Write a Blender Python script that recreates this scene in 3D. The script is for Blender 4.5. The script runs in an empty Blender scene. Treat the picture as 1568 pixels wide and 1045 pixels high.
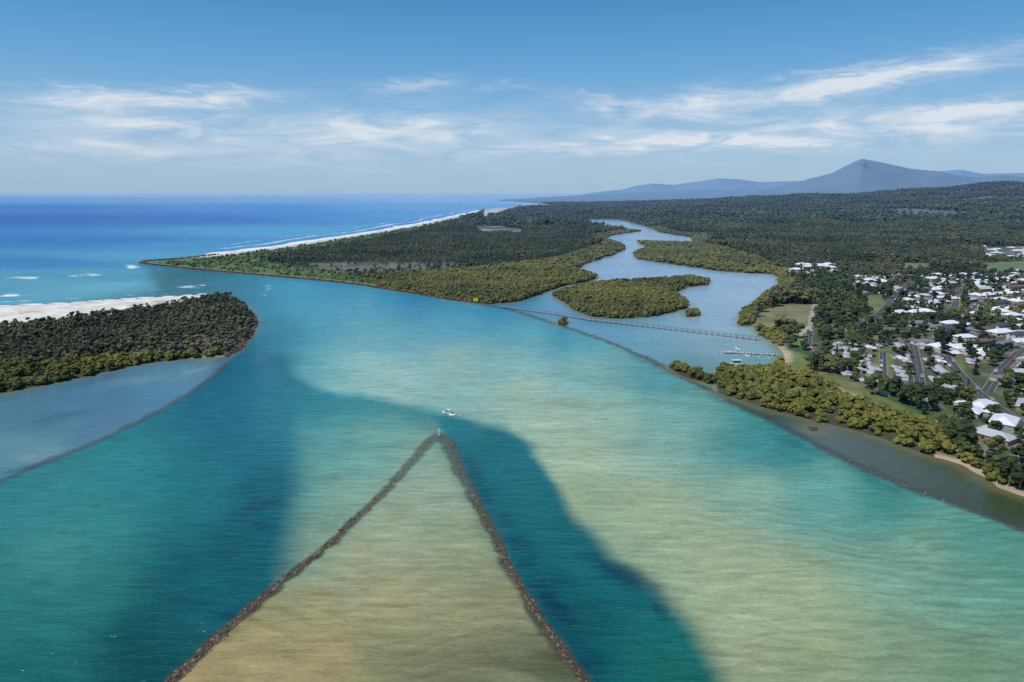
import bpy, bmesh, math, random, time
import numpy as np
from mathutils import Vector
T0=time.time()
random.seed(7); rng=np.random.default_rng(7)
sc=bpy.context.scene
# ------------------------------------------------------------------ survey frame
H=120.0; F=1045.0; CX=784.0; CY=522.5
P=math.atan((CY-295.0)/F); CP,SP=math.cos(P),math.sin(P)
def G(px,py,z=0.0):
    a=(px-CX)/F; b=(CY-py)/F
    dx=a; dy=CP+b*SP; dz=-SP+b*CP
    t=(z-H)/dz
    return (dx*t,dy*t)
def GL(l,z=0.0): return np.array([G(a,b,z) for a,b in l],dtype=np.float64)
def chart(X,Y,z=0.0):
    d=Y*CP+(H-z)*SP; u=Y*SP-(H-z)*CP
    return CX+F*X/d, CY-F*u/d
def lin(r,g,b,k=1.0):
    o=[]
    for c in (r,g,b):
        c/=255.0
        o.append((c/12.92 if c<=0.04045 else ((c+0.055)/1.055)**2.4)*k)
    return o
# ------------------------------------------------------------------ maths
def vnoise(x,y,s,seed=0):
    x=np.asarray(x)/s+1000.5+seed*17.3; y=np.asarray(y)/s+1000.5+seed*7.7
    xi=np.floor(x).astype(np.int64); yi=np.floor(y).astype(np.int64)
    fx=x-xi; fy=y-yi; fx=fx*fx*(3-2*fx); fy=fy*fy*(3-2*fy)
    def h(a,b):
        n=(a*374761393+b*668265263+seed*1442695)&0xffffffff
        n=((n^(n>>13))*1274126177)&0xffffffff
        n=(n^(n>>16))&0xffff
        return n/65535.0
    return ((h(xi,yi)*(1-fx)+h(xi+1,yi)*fx)*(1-fy)+(h(xi,yi+1)*(1-fx)+h(xi+1,yi+1)*fx)*fy)*2-1
def fbm(x,y,s,seed=0,o=4):
    r=0;a=1.0;t=0
    for i in range(o):
        r=r+a*vnoise(x,y,s/2**i,seed+i*5); t+=a; a*=0.5
    return r/t
def pdist(X,Y,pl):
    d=np.full(X.shape,1e18)
    for i in range(len(pl)-1):
        ax,ay=pl[i]; bx,by=pl[i+1]; ex,ey=bx-ax,by-ay; L=ex*ex+ey*ey+1e-12
        t=np.clip(((X-ax)*ex+(Y-ay)*ey)/L,0,1)
        dd=(X-ax-t*ex)**2+(Y-ay-t*ey)**2
        np.minimum(d,dd,out=d)
    return np.sqrt(d)
def inside(X,Y,pl):
    c=np.zeros(X.shape,bool); n=len(pl)
    for i in range(n):
        ax,ay=pl[i]; bx,by=pl[(i+1)%n]
        if ay==by: continue
        m=((ay>Y)!=(by>Y))
        c^= m&(X<(bx-ax)*(Y-ay)/(by-ay)+ax)
    return c
def sdf(X,Y,pl):
    d=pdist(X,Y,list(pl)+[pl[0]])
    return np.where(inside(X,Y,pl),d,-d)
def ss(a,b,x):
    t=np.clip((x-a)/(b-a),0,1); return t*t*(3-2*t)
# ------------------------------------------------------------------ shore lines
MAIN=[(218,404),(300,413),(400,422),(500,431),(560,438),(640,451),(700,461),(750,466),(790,463),(825,452),(860,439),(905,431),(915,425),(885,414),(892,406),(915,398),(940,390),(958,381),(948,372),(925,368),(935,361),(960,357),(985,354),(950,352),(925,346),(888,341),(900,336.5),(945,336.5),(965,341),(998,350),(1010,356),(1060,364),(1062,373),(1020,372),(975,370),(992,379),(970,388),(976,397),(1010,402),(1050,408),(1100,415),(1150,419),(1182,420),(1195,425),(1192,440),(1168,455),(1150,470),(1130,487),(1132,500),(1155,500),(1168,515),(1185,525),(1200,540),(1198,555),(1180,566),(1140,570),(1100,566),(1092,578),(1100,602),(1150,619),(1200,633),(1240,643),(1290,655),(1330,665),(1380,682),(1420,696),(1455,706),(1475,712),(1500,727),(1530,747),(1568,760),(1900,890),(2900,1290),(5000,1290),(5000,296.3),(960,296.3),(900,300),(830,303),(768,306),(760,309),(800,312.5),(828,316),(800,318),(760,319),(735,323),(700,331),(660,340),(620,348),(560,358),(500,367),(450,375),(400,382),(350,387),(330,392),(260,399),(222,402)]
ISL=[(-1500,700),(0,604),(60,592),(150,573),(200,561),(250,554),(300,549),(345,546),(367,533),(386,508),(391,492),(382,476),(368,464),(345,456),(310,451.5),(200,458),(100,465),(0,469),(-1500,520)]
I1=[(845,452),(870,444),(900,438),(940,433),(1000,431),(1060,426),(1087,432),(1080,437),(1050,441),(1032,450),(1050,462),(1055,471),(1030,479),(1000,485),(950,489),(910,486),(880,476),(865,464)]
SM=[[(1028,564),(1045,564),(1092,581),(1096,592),(1065,583),(1040,574)],[(1240,655),(1252,655),(1252,661),(1241,661)],[(855,493),(868,493),(868,499),(856,499)],[(1050,480),(1068,478),(1070,484),(1052,486)],[(885,421),(912,424),(905,429),(884,427)]]
wMAIN=GL(MAIN); wISL=GL(ISL); wI1=GL(I1); wSM=[GL(s) for s in SM]
OCOAST=[(218,402),(260,399),(330,391),(350,387),(400,382),(450,375),(500,367),(560,358),(620,348),(660,340),(700,331),(735,323),(760,319),(800,318),(828,316),(800,312.5),(760,309)]
wOC=GL(OCOAST)
IBEACH=[(-1500,520),(0,469),(100,465),(200,458),(310,451.5)]
wIB=GL(IBEACH)
ISAND=[(-1500,500),(0,462),(100,458),(200,450),(300,446),(335,453),(305,466),(250,474),(200,482),(100,496),(0,506),(-1500,600)]
wIS=GL(ISAND)
def land_sd(X,Y):
    s=sdf(X,Y,wMAIN)
    for p in [wISL,wI1]+wSM: s=np.maximum(s,sdf(X,Y,p))
    D=np.hypot(X,Y)
    s=s+fbm(X,Y,14,3,3)*2.0+ (vnoise(X,Y,90,9)*6)*ss(1200,3000,D)
    return s
def ipx(tab):
    a=np.array(tab,float); return lambda p: np.interp(p,a[:,0],a[:,1])
Anear=ipx([(700,0),(850,6),(1000,25),(1200,75),(1400,140),(1568,190),(2000,200),(3000,180)])
Mt=ipx([(1100,298),(1150,294),(1170,291),(1200,286),(1225,281),(1240,277),(1270,269),(1285,262),(1297,254),(1306,249),(1316,246),(1326,248.5),(1345,252),(1370,257),(1400,262),(1440,266),(1470,272),(1500,274),(1530,270),(1568,274),(1620,280),(1700,282),(1900,286),(2400,290)])
Fr=ipx([(600,299),(700,298),(800,298),(900,296),(950,291),(975,285),(1000,282),(1030,284),(1070,279),(1100,274.5),(1130,276),(1160,280),(1200,279),(1290,276),(1400,270),(1440,264),(1465,262),(1500,268),(1568,267),(1700,275),(1900,280),(2500,288)])
Ml=ipx([(740,307),(770,305),(800,303.5),(850,301),(900,298.5),(950,296),(1050,292),(1200,289),(1400,290),(2500,292)])
def height(X,Y,sd):
    D=np.hypot(X,Y)
    sl=0.14*np.clip(700/np.maximum(D,1),0.1,1)
    z=np.clip(sd*sl,-3,2.0)
    L=ss(0,300,sd)
    px=CX+F*X/np.maximum(Y*CP,10)
    h=Anear(px)*ss(1700,5200,Y)*(1-0.6*ss(6000,8500,Y))*(0.72+0.5*fbm(X,Y,1100,21,3))
    h=h+ss(1200,2500,Y)*ss(850,1200,px)*(9+18*fbm(X,Y,420,31,3))
    m=np.maximum(0,120+10000*(295-Mt(px))/F)*np.exp(-((Y-10000)/1700)**2)*(1+0.32*fbm(X,Y,800,41,4)*ss(0,700,np.abs(Y-10000)))*ss(1080,1180,px)+16*fbm(X,Y,260,43,3)*ss(8000,9000,Y)*(Y<13000)
    f=np.maximum(0,120+25000*(295-Fr(px))/F)*np.exp(-((Y-25000)/3500)**2)
    l=np.maximum(0,120+14000*(295-Ml(px))/F)*np.exp(-((Y-14000)/2500)**2)*(1+0.15*fbm(X,Y,1500,51,3))
    hh=np.maximum(np.maximum(h,m),np.maximum(f,l))
    return z+hh*L
# ------------------------------------------------------------------ base grid
rows=[70.0]
while rows[-1]<90000:
    d=rows[-1]; rows.append(d+min(1.8*(d*d+H*H)/(H*F*1.02),0.012*d))
rows=np.array(rows)
ks=np.linspace(-1.3,1.3,900)
NR,NC=len(rows),len(ks)
GY=np.repeat(rows[:,None],NC,1); GX=ks[None,:]*(GY*CP+H*SP)
print('grid',NR,NC)
def setup_mesh(name,V,NR,NC,smooth=True):
    me=bpy.data.meshes.new(name); n=NR*NC
    me.vertices.add(n); me.vertices.foreach_set('co',V.astype(np.float32).ravel())
    idx=np.arange(n).reshape(NR,NC)
    q=np.stack([idx[:-1,:-1],idx[:-1,1:],idx[1:,1:],idx[1:,:-1]],-1).reshape(-1,4)
    nf=len(q); me.loops.add(nf*4); me.loops.foreach_set('vertex_index',q.ravel().astype(np.int32))
    me.polygons.add(nf); me.polygons.foreach_set('loop_start',np.arange(0,nf*4,4,dtype=np.int32))
    me.update(calc_edges=True); me.polygons.foreach_set('use_smooth',np.full(nf,smooth))
    ob=bpy.data.objects.new(name,me); sc.collection.objects.link(ob); return ob
def addcol(me,name,C):
    a=me.attributes.new(name,'FLOAT_COLOR','POINT')
    a.data.foreach_set('color',np.concatenate([C,np.ones(C.shape[:-1]+(1,))],-1).astype(np.float32).ravel())
def addf(me,name,v):
    a=me.attributes.new(name,'FLOAT','POINT'); a.data.foreach_set('value',v.astype(np.float32).ravel())
SD=land_sd(GX,GY); GZ=height(GX,GY,SD)
ground=setup_mesh('ground',np.stack([GX,GY,GZ],-1),NR,NC)
water=setup_mesh('water',np.stack([GX,GY,GX*0],-1),NR,NC)
U,Vv=chart(GX,GY)
D=np.hypot(GX,GY)
# ------------------------------------------------------------------ walls (training walls)
WV=[(255,1046),(300,1008),(345,965),(400,918),(455,872),(500,838),(550,790),(600,742),(632,705),(655,678),(672,668),(688,680),(700,712),(725,762),(750,808),(775,860),(812,925),(845,975),(880,1020),(900,1048)]
WVe=[(120,1170)]+WV+[(1010,1200)]
WL=[(-600,960),(-100,775),(0,738),(45,717),(90,700),(150,676),(200,652),(250,626),(290,603),(325,578),(347,558)]
WR=[(705,461),(780,474),(860,499),(930,523),(1000,553),(1030,570),(1100,604),(1150,630),(1200,652),(1240,676),(1300,707),(1350,729),(1400,750),(1480,778),(1568,812),(1900,950)]
wWV=GL(WVe); wWL=GL(WL); wWR=GL(WR)
# ------------------------------------------------------------------ water colour (depth over sand / weed, painted haze far out at sea)
fwu=U+fbm(GX,GY,45,301,3)*14; fwv=Vv+fbm(GX,GY,45,307,3)*9
def field(S,vs=1.0,p=1.75):
    W=0; C=0
    for (x,y,r,g,b) in S:
        q=((fwu-x)**2+((fwv-y)*vs)**2)+1500.0
        w=1.0/(q*np.sqrt(q)*np.sqrt(np.sqrt(q)))
        W=W+w; C=C+w[...,None]*np.array(lin(r,g,b))
    return C/W[...,None]
fA=[(500,585,132,184,172),(560,560,150,190,176),(600,590,152,188,168),(700,560,152,187,168),(700,610,135,182,164),(800,600,162,188,158),(850,650,163,186,152),(900,700,163,183,145),(950,640,154,184,155),(1000,780,162,178,135),(900,560,132,184,171),(1000,640,120,174,156),(1100,850,162,174,130),(1200,900,160,171,124),(1150,750,136,174,144),(1250,1000,148,161,115),(1400,1000,130,156,119),(1500,1020,116,150,113),(1500,900,108,160,133),(1400,850,120,164,134),(1250,760,98,165,147),(1150,680,62,148,144),(1000,590,64,152,158),(900,530,64,156,170),(1200,690,40,132,131),(1350,760,60,141,129),(1500,820,82,150,130),(1560,860,88,152,127),(450,450,58,156,182),(500,500,57,156,176),(550,520,96,172,176),(600,470,36,146,184),(700,490,62,160,182),(600,500,96,173,181),(400,440,52,152,184),(300,425,38,143,184),(780,510,78,165,175),(860,515,42,142,164),(440,520,28,137,160),(760,485,36,140,180),(640,460,20,127,172),(500,440,30,140,180),(470,570,64,155,160),(1150,1000,156,166,121),(1130,930,158,171,127),(880,760,156,178,135),(950,860,145,167,129),(780,555,130,180,170)]
fB=[(400,500,8,118,144),(380,560,4,108,134),(420,620,6,116,132),(360,680,4,108,124),(560,625,25,137,143),(650,640,28,137,140),(480,640,28,134,142),(700,650,10,120,130),(760,700,2,110,117),(820,760,2,107,112),(880,830,2,102,104),(950,900,2,98,100),(1000,980,5,104,98),(1050,1040,8,106,93),(900,960,0,86,88),(720,720,0,96,107),(300,740,10,116,120),(200,720,28,128,132),(400,760,0,94,107),(380,850,0,90,99),(280,900,2,92,96),(150,800,40,134,128),(80,850,56,138,127),(50,950,28,118,108),(50,1020,16,104,96),(200,980,0,83,84),(230,1030,0,76,78),(150,900,34,123,113),(50,760,38,130,132),(330,620,10,108,132)]
fC=[(500,680,76,153,147),(560,700,110,166,148),(600,670,100,162,147),(480,760,92,152,135),(520,780,128,164,136),(460,850,112,149,121),(640,700,133,168,142),(650,760,149,166,133),(600,800,154,163,123),(550,850,157,157,113),(700,850,148,157,113),(480,930,163,154,103),(600,920,160,151,104),(700,950,153,147,102),(400,980,166,153,98),(500,1000,160,144,93),(600,1010,128,128,87),(700,1020,114,118,81),(800,1000,124,127,89),(760,920,143,145,101),(330,1030,164,147,95),(860,1040,104,114,79),(650,1060,115,118,81)]
fD=[(150,600,72,118,144),(250,590,80,132,156),(50,640,74,120,140),(50,690,98,147,155),(150,650,82,126,146),(300,570,92,140,160),(0,720,88,140,148),(-200,700,66,118,144),(340,550,66,110,130)]
fE=[(780,468,62,138,171),(900,490,88,150,177),(860,420,128,166,195),(950,400,132,170,203),(930,345,127,168,203),(1000,362,132,170,202),(1050,420,138,173,203),(1150,440,144,176,203),(1100,480,138,174,197),(1080,530,130,167,177),(1000,520,110,162,177),(1150,530,140,174,179),(1150,560,95,143,147),(1060,560,86,134,139),(960,520,92,150,172),(1280,670,86,102,98),(1350,700,80,94,86),(1450,740,72,87,76),(1550,780,62,79,60),(1180,630,60,90,88),(1800,880,60,85,74)]
fO=[(-800,296,135,180,217),(100,296,138,182,218),(400,296,140,184,218),(700,296,145,186,219),(-800,306,92,154,205),(100,306,98,158,208),(400,306,106,164,212),(700,304,122,174,217),(-800,320,46,124,188),(100,318,52,130,195),(400,318,68,143,204),(640,318,94,160,211),(100,335,32,113,184),(300,335,38,120,190),(500,330,62,139,200),(600,330,82,155,208),(150,370,34,123,187),(50,400,42,132,184),(200,395,74,157,192),(300,375,64,149,194),(450,355,74,159,201),(0,440,74,157,182),(100,440,96,168,186),(250,420,72,155,182),(-800,450,38,128,180)]  # open sea; pale rows near the horizon are haze painted into the colour
A=field(fA,1.3); B=field(fB); C_=field(fC); Dd=field(fD,1.5); E=field(fE,1.8)
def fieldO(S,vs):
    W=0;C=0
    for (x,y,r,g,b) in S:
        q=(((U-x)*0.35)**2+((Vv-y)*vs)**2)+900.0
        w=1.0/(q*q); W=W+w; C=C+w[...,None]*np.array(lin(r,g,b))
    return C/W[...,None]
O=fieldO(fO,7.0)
warpU=U+fbm(GX,GY,25,71,3)*12; warpV=Vv+fbm(GX,GY,25,77,3)*9
bA=[(330,380),(400,450),(432,520),(462,583),(520,604),(600,617),(690,634),(770,655),(815,690),(850,740),(890,800),(940,850),(1005,895),(1060,955),(1108,1045),(1200,1400),(9000,1400),(9000,200),(330,200)]
sA=sdf(warpU,warpV,bA); fa=10+50*(1-ss(490,585,Vv))+16*ss(680,1000,Vv); mA=ss(-fa,fa,sA)
bC=[(466,655),(520,640),(600,640),(655,655),(672,668),(690,680),(703,712),(728,762),(753,808),(778,860),(815,925),(850,975),(884,1020),(905,1048),(1010,1200),(1100,1400),(-50,1400),(120,1170),(250,1048),(300,1005),(345,962),(400,915),(432,885),(448,850),(460,760)]
sC=sdf(warpU,warpV,bC); sCw=sdf(U,Vv,bC); 
rightside=ss(0,20,U-(672+(Vv-668)*0.45))
lowleft=ss(870,905,Vv)*(1-rightside)
fc=30*(1-np.maximum(rightside,lowleft))+4; mC=ss(-fc,fc,np.where(fc<12,sCw,sC))
W=B*(1-mA[...,None])+A*mA[...,None]
W=W*(1-mC[...,None])+C_*mC[...,None]
bD=[(-3000,1500),(-600,960),(-100,775),(0,738),(45,717),(90,700),(150,676),(200,652),(250,626),(290,603),(325,578),(347,558),(385,520),(385,470),(-3000,470)]
mD=ss(-3,3,sdf(U,Vv,bD)); W=W*(1-mD[...,None])+Dd*mD[...,None]
bE=WR+[(9000,3800),(9000,200),(740,200),(740,440)]
mE=ss(-4,2,sdf(U,Vv,bE)); W=W*(1-mE[...,None])+E*mE[...,None]
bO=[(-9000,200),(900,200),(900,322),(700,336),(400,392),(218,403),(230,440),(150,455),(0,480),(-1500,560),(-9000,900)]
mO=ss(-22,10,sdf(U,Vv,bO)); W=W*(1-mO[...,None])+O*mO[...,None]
# sand bedforms: long dune crests, each with a light back and a darker lee
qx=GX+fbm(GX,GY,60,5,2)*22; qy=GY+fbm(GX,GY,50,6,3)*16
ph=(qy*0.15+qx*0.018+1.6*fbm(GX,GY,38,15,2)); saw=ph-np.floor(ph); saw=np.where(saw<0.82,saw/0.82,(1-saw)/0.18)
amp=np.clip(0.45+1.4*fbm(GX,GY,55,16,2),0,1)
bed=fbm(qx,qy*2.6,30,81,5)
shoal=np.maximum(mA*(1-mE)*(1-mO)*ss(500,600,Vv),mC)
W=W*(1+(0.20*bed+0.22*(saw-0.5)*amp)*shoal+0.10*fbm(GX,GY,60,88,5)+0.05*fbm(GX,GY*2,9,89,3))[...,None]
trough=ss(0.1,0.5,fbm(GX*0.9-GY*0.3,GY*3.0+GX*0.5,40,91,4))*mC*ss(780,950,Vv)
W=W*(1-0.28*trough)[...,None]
blobn=fbm(GX,GY,7,13,4)
def blob(x,y,a,b,t,k,col):
    global W
    c,s=math.cos(t),math.sin(t); u=(warpU-x)*c+(warpV-y)*s; v=-(warpU-x)*s+(warpV-y)*c
    m=(np.exp(-((u/a)**2+(v/b)**2)**1.3)*k*np.clip(0.8+1.0*blobn,0,1))[...,None]
    W=W*(1-m)+np.array(lin(*col))*m
for q in [(965,880,52,16,0.45,.8),(1015,930,14,25,-0.4,.7),(800,850,18,75,-0.45,.7),(855,940,20,60,-0.5,.75),(905,1030,26,40,-0.5,.65),(735,745,10,50,-0.42,.55),(855,885,30,14,.3,.5)]: blob(*q,(0,58,78))
for q in [(400,775,50,10,-0.3,.6),(350,942,32,9,-0.3,.75),(390,750,26,50,0.2,.25),(250,930,70,16,-0.4,.3),(410,805,20,8,0,.6)]: blob(*q,(0,70,90))
for q in [(60,703,50,8,-.3,.6),(20,720,40,6,-.3,.5),(100,640,60,7,-.2,.4)]: blob(*q,(40,88,112))
for q in [(1240,690,60,8,.45,.5),(1000,560,50,5,.4,.5),(1130,625,60,7,.5,.5),(1330,728,50,9,.45,.5)]: blob(*q,(15,88,100))
for q in [(60,695,40,10,-.2,.6),(300,565,40,6,-.4,.5),(200,585,60,6,-.2,.35)]: blob(*q,(135,165,158))
# submerged rock skirts
dV=pdist(GX,GY,wWV); dL=pdist(GX,GY,wWL); dR=pdist(GX,GY,wWR)
jn=fbm(GX,GY,5.0,61,4)
tip=np.exp(-((U-672)**2+(Vv-680)**2)/55**2)
tipw=1.6+2.3*tip
mk=(1-ss(tipw*0.7,tipw+1.3,dV+jn*1.6))*(0.92-0.22*(1-ss(700,860,Vv))); W=W*(1-mk[...,None])+np.array([.068,.068,.050])*mk[...,None]
mk=(1-ss(1.2,4.0,dL+jn*1.8))*0.65; W=W*(1-mk[...,None])+np.array([.06,.08,.09])*mk[...,None]
mk=(1-ss(1.8,4.4,dR+jn*2.2))*0.72*ss(690,760,U); W=W*(1-mk[...,None])+np.array([.06,.07,.07])*mk[...,None]
# shallows at natural shores
sh=(1-ss(0,11,-SD))*(1-ss(1500,2500,D)); cs=np.array(lin(128,126,95)); W=W*(1-0.5*sh[...,None])+cs*0.5*sh[...,None]
# foam
foam=np.zeros_like(GX)
dO=pdist(GX,GY,wOC); dIB=pdist(GX,GY,wIB)
sea=(SD<0)
foam+=np.where(sea,1.0*(1-ss(14,46,dO+vnoise(GX,GY,60,2)*12))*ss(250,330,U)*(1-mE),0)
for off,kk in ((95,.60),(165,.47),(250,.34)):
    foam+=np.where(sea,kk*np.exp(-((dO-off-25*vnoise(GX,GY,180,int(off)))/12)**2)*ss(270,350,U)*(U<745),0)
foam+=np.where(sea,0.9*(1-ss(4,12,dIB+vnoise(GX,GY,30,2)*5)),0)
foam+=np.where(sea,0.42*np.exp(-((dIB-40-18*vnoise(GX,GY,80,22))/6)**2)+0.36*np.exp(-((dIB-85-25*vnoise(GX,GY,80,23))/7)**2),0)
streak=ss(0.08,0.4,fbm(GX+GY*0.25,GY*0.75,34,401,4))
for (x,y,a,b,k) in [(195,409,22,4,.72),(100,422,75,4,.62),(30,428,45,4,.6),(310,388,55,3,.6),(290,397,40,2.5,.5),(15,450,60,3.5,.62),(350,438,60,3,.45),(310,443,40,3,.45),(-100,440,100,6,.6),(150,413,70,3.5,.5),(600,346,18,3,.5),(60,438,100,4,.45),(230,436,60,4,.38),(120,400,110,3,.38)]:
    foam+=k*np.exp(-(((U-x)/a)**2+((Vv-y)/b)**2))*(SD<3)*(0.3+0.85*streak)
# boat wake
wk=GL([(690,635),(705,637),(730,641),(760,648),(790,656)]); dw=pdist(GX,GY,wk)
foam+=0.85*np.exp(-(dw/0.6)**2)*ss(800,690,U)*(U>688)
foam+=0.9*np.exp(-((U-692)/6)**2-((Vv-635.5)/1.6)**2)
# allow for the sky the surface mirrors at grazing angles
ks_=0.50*(1-mO)+0.30*mO; cal=np.clip(mE+mD,0,1)*(1-mO); ks_=ks_*(1-cal)+0.70*cal
sn=H/np.sqrt(D*D+H*H); Fr_=(0.02+0.60*(1-sn)**5.5)*ks_
el_=np.degrees(np.arcsin(sn))+5
S=np.stack([np.interp(el_,[0,5,9,14.5,35],[.3,.2,.107,.045,.016]),np.interp(el_,[0,5,9,14.5,35],[.47,.42,.342,.24,.107]),np.interp(el_,[0,5,9,14.5,35],[.66,.69,.658,.54,.376])],-1)
W0=W.copy(); W=(W-S*Fr_[...,None])/(1-Fr_[...,None])
W=np.maximum(W,0.6*W0)
lum=(W@np.array([.25,.6,.15]))[...,None]; W=W*0.93+lum*0.07
W=np.clip(W,0.004,1)*0.94
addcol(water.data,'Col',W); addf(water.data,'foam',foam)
addf(water.data,'calm',cal); addf(water.data,'gloss',ks_)
print('water',time.time()-T0)
# ------------------------------------------------------------------ ground colour
TOWN=[(1195,528),(1235,500),(1250,470),(1205,425),(1215,405),(1290,402),(1310,425),(1420,425),(1480,418),(1568,418),(2100,425),(2400,1100),(1568,740),(1500,712),(1455,690),(1420,650),(1330,620),(1285,600),(1240,577),(1200,570)]
FIELD=[(1152,497),(1168,476),(1195,466),(1250,466),(1247,500),(1225,507),(1180,506)]
FIELDS=[FIELD,[(1195,545),(1212,535),(1238,545),(1246,570),(1215,574),(1195,568)],[(1322,450),(1350,453),(1364,478),(1326,478)],[(1380,403),(1420,403),(1425,416),(1385,417)],[(1248,574),(1285,576),(1330,598),(1425,642),(1425,654),(1330,626),(1285,606)],[(1505,403),(1600,398),(1600,420),(1510,420)],[(1338,533),(1370,533),(1367,577),(1336,577)],[(1446,546),(1477,550),(1480,582),(1453,580)],[(1215,505),(1235,505),(1232,530),(1205,528)]]
FAR_T=[(1500,378),(1640,376),(1660,398),(1510,396)]
SCRUB=[(200,399),(330,388),(450,371),(620,344),(700,328),(735,321),(742,324),(700,338),(620,358),(560,369),(480,382),(430,390),(400,400),(420,404),(520,418),(600,432),(560,440),(400,425),(200,406)]
OPEN=[(462,404),(560,402),(640,403),(705,404),(700,412),(640,416),(560,418),(500,416)]
M=[[(-1500,600),(0,560),(80,556),(180,548),(260,545),(330,540),(345,560),(0,615),(-1500,720)],
 [(520,425),(600,420),(700,414),(790,405),(860,395),(935,368),(965,378),(920,425),(860,440),(825,455),(790,468),(740,468),(700,463),(620,452)],
 I1,[(940,392),(985,366),(1062,372),(1110,380),(1160,394),(1190,408),(1196,422),(1150,421),(960,400)],
 [(1090,560),(1200,568),(1240,575),(1285,602),(1330,624),(1425,652),(1455,668),(1465,706),(1420,700),(1330,670),(1240,650),(1150,625),(1085,606)],
 [(1125,505),(1125,480),(1150,462),(1190,425),(1218,430),(1215,450),(1190,464),(1165,474),(1150,495)]]+SM
wTOWN=GL(TOWN,2); wFI=[GL(f,2) for f in FIELDS]; wSC=GL(SCRUB,2); wOP=GL(OPEN,2); wM=[GL(m,2) for m in M]; wFT=GL(FAR_T,4)
CLEAR=[GL(q,4) for q in [[(722,347),(762,346),(800,350),(798,355),(740,355)],[(820,346),(850,345),(850,349),(822,350)]]]
gc=np.zeros(GX.shape+(3,)); gc[:]=(0.052,0.064,0.030)
def paint(m,col):
    global gc
    gc=gc*(1-m[...,None])+np.array(col)*m[...,None]
n1=fbm(GX,GY,22,101,4)
paint(np.where(inside(GX,GY,wSC),1.,0.),(0.105,0.150,0.036))
paint(np.where(inside(GX,GY,wOP),np.clip(.7+n1,0,1),0.),(0.19,0.16,0.10))
for m in wM: paint(np.where(inside(GX,GY,m),1.,0.),(0.07,0.068,0.035))
t=np.where(inside(GX,GY,wTOWN),1.,0.); paint(t,(0.080,0.105,0.038)); paint(t*ss(0.05,0.4,n1),(0.19,0.17,0.12)); paint(t*ss(0.1,0.4,-n1),(0.055,0.095,0.024))
paint(np.where(inside(GX,GY,wFT),1.,0.),(0.09,0.11,0.05))
for i,f in enumerate(wFI):
    m=ss(-1.5,1.5,sdf(GX,GY,f)); paint(m,(0.140,0.185,0.050)); paint(m*ss(0.,0.5,n1+(0.25 if i==0 else 0)),(0.24,0.21,0.10))
for c in CLEAR: paint(np.where(inside(GX,GY,c),np.clip(.5+2*fbm(GX,GY,60,7,3),0,1),0.),(0.36,0.30,0.18))
paint((1-ss(36,50,dO))*ss(300,350,U)*(U<740),(0.70,0.64,0.52)); paint((1-ss(150,190,dO))*(U>=740)*(U<900),(0.68,0.62,0.50)); paint(ss(-6,6,sdf(GX,GY,wIS)+4*n1),(0.80,0.74,0.62))
paint(ss(0.15,0.5,n1)*ss(-2,6,sdf(GX,GY,wIS))*ss(25,50,dIB)*0.6,(0.2,0.2,0.09))
tp=GL([(1245,575),(1300,603),(1360,628),(1425,650),(1470,690)],2); paint(1-ss(1.5,3,pdist(GX,GY,tp)),(0.38,0.30,0.19))
tp=GL([(1248,467),(1243,485),(1240,500),(1215,520)],2); paint(1-ss(1.5,3,pdist(GX,GY,tp)),(0.42,0.36,0.26))
sb=(1-ss(2,8,SD))*(U>1100)*(Vv>500)*(D<900); lb=np.maximum(sb*ss(515,530,Vv)*(1-ss(566,575,Vv)),sb*(U>1430)*0.9); paint(lb,(0.46,0.37,0.24))
paint((1-ss(1.5,5,SD))*(D<900)*(U<420)*(U>290)*(Vv>525),(0.34,0.27,0.18))
clr=ss(0.42,0.5,fbm(GX,GY,420,131,3))*ss(1800,2600,D)*(1-ss(6500,8000,D))*ss(0.1,.3,vnoise(GX,GY,1500,5))*(U>1000)
paint(clr*0.8,(0.105,0.12,0.055))
addcol(ground.data,'Col',gc)
print('ground',time.time()-T0)
# ------------------------------------------------------------------ material helpers
def newmat(name,rough=0.85,spec=0.2):
    m=bpy.data.materials.new(name); m.use_nodes=True
    b=m.node_tree.nodes['Principled BSDF']; b.inputs['Roughness'].default_value=rough; b.inputs['Specular IOR Level'].default_value=spec
    return m,m.node_tree,b
def N(nt,t,**kw):
    n=nt.nodes.new(t)
    for k,v in kw.items():
        if k.startswith('i_'):
            n.inputs[k[2:].replace('_',' ')].default_value=v
        else: setattr(n,k,v)
    return n
def mth(nt,op,a,b=None,clamp=False):
    n=nt.nodes.new('ShaderNodeMath'); n.operation=op; n.use_clamp=clamp
    for i,v in enumerate((a,b)):
        if v is None: continue
        if isinstance(v,(int,float)): n.inputs[i].default_value=v
        else: nt.links.new(v,n.inputs[i])
    return n.outputs[0]
def mix(nt,f,a,b,bt='MIX'):
    n=nt.nodes.new('ShaderNodeMix'); n.data_type='RGBA'; n.blend_type=bt
    for s,v in ((n.inputs[0],f),(n.inputs[6],a),(n.inputs[7],b)):
        if isinstance(v,(int,float)): s.default_value=v
        elif isinstance(v,(tuple,list)): s.default_value=tuple(v)+((1,) if len(v)==3 else ())
        else: nt.links.new(v,s)
    return n.outputs[2]
def ramp(nt,f,st):
    n=nt.nodes.new('ShaderNodeValToRGB'); e=n.color_ramp.elements
    while len(e)<len(st): e.new(0.5)
    for i,(p,c) in enumerate(st): e[i].position=p; e[i].color=tuple(c)+(1,)
    nt.links.new(f,n.inputs[0]); return n.outputs[0]
HZ=(0.190,0.315,0.470)
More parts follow.
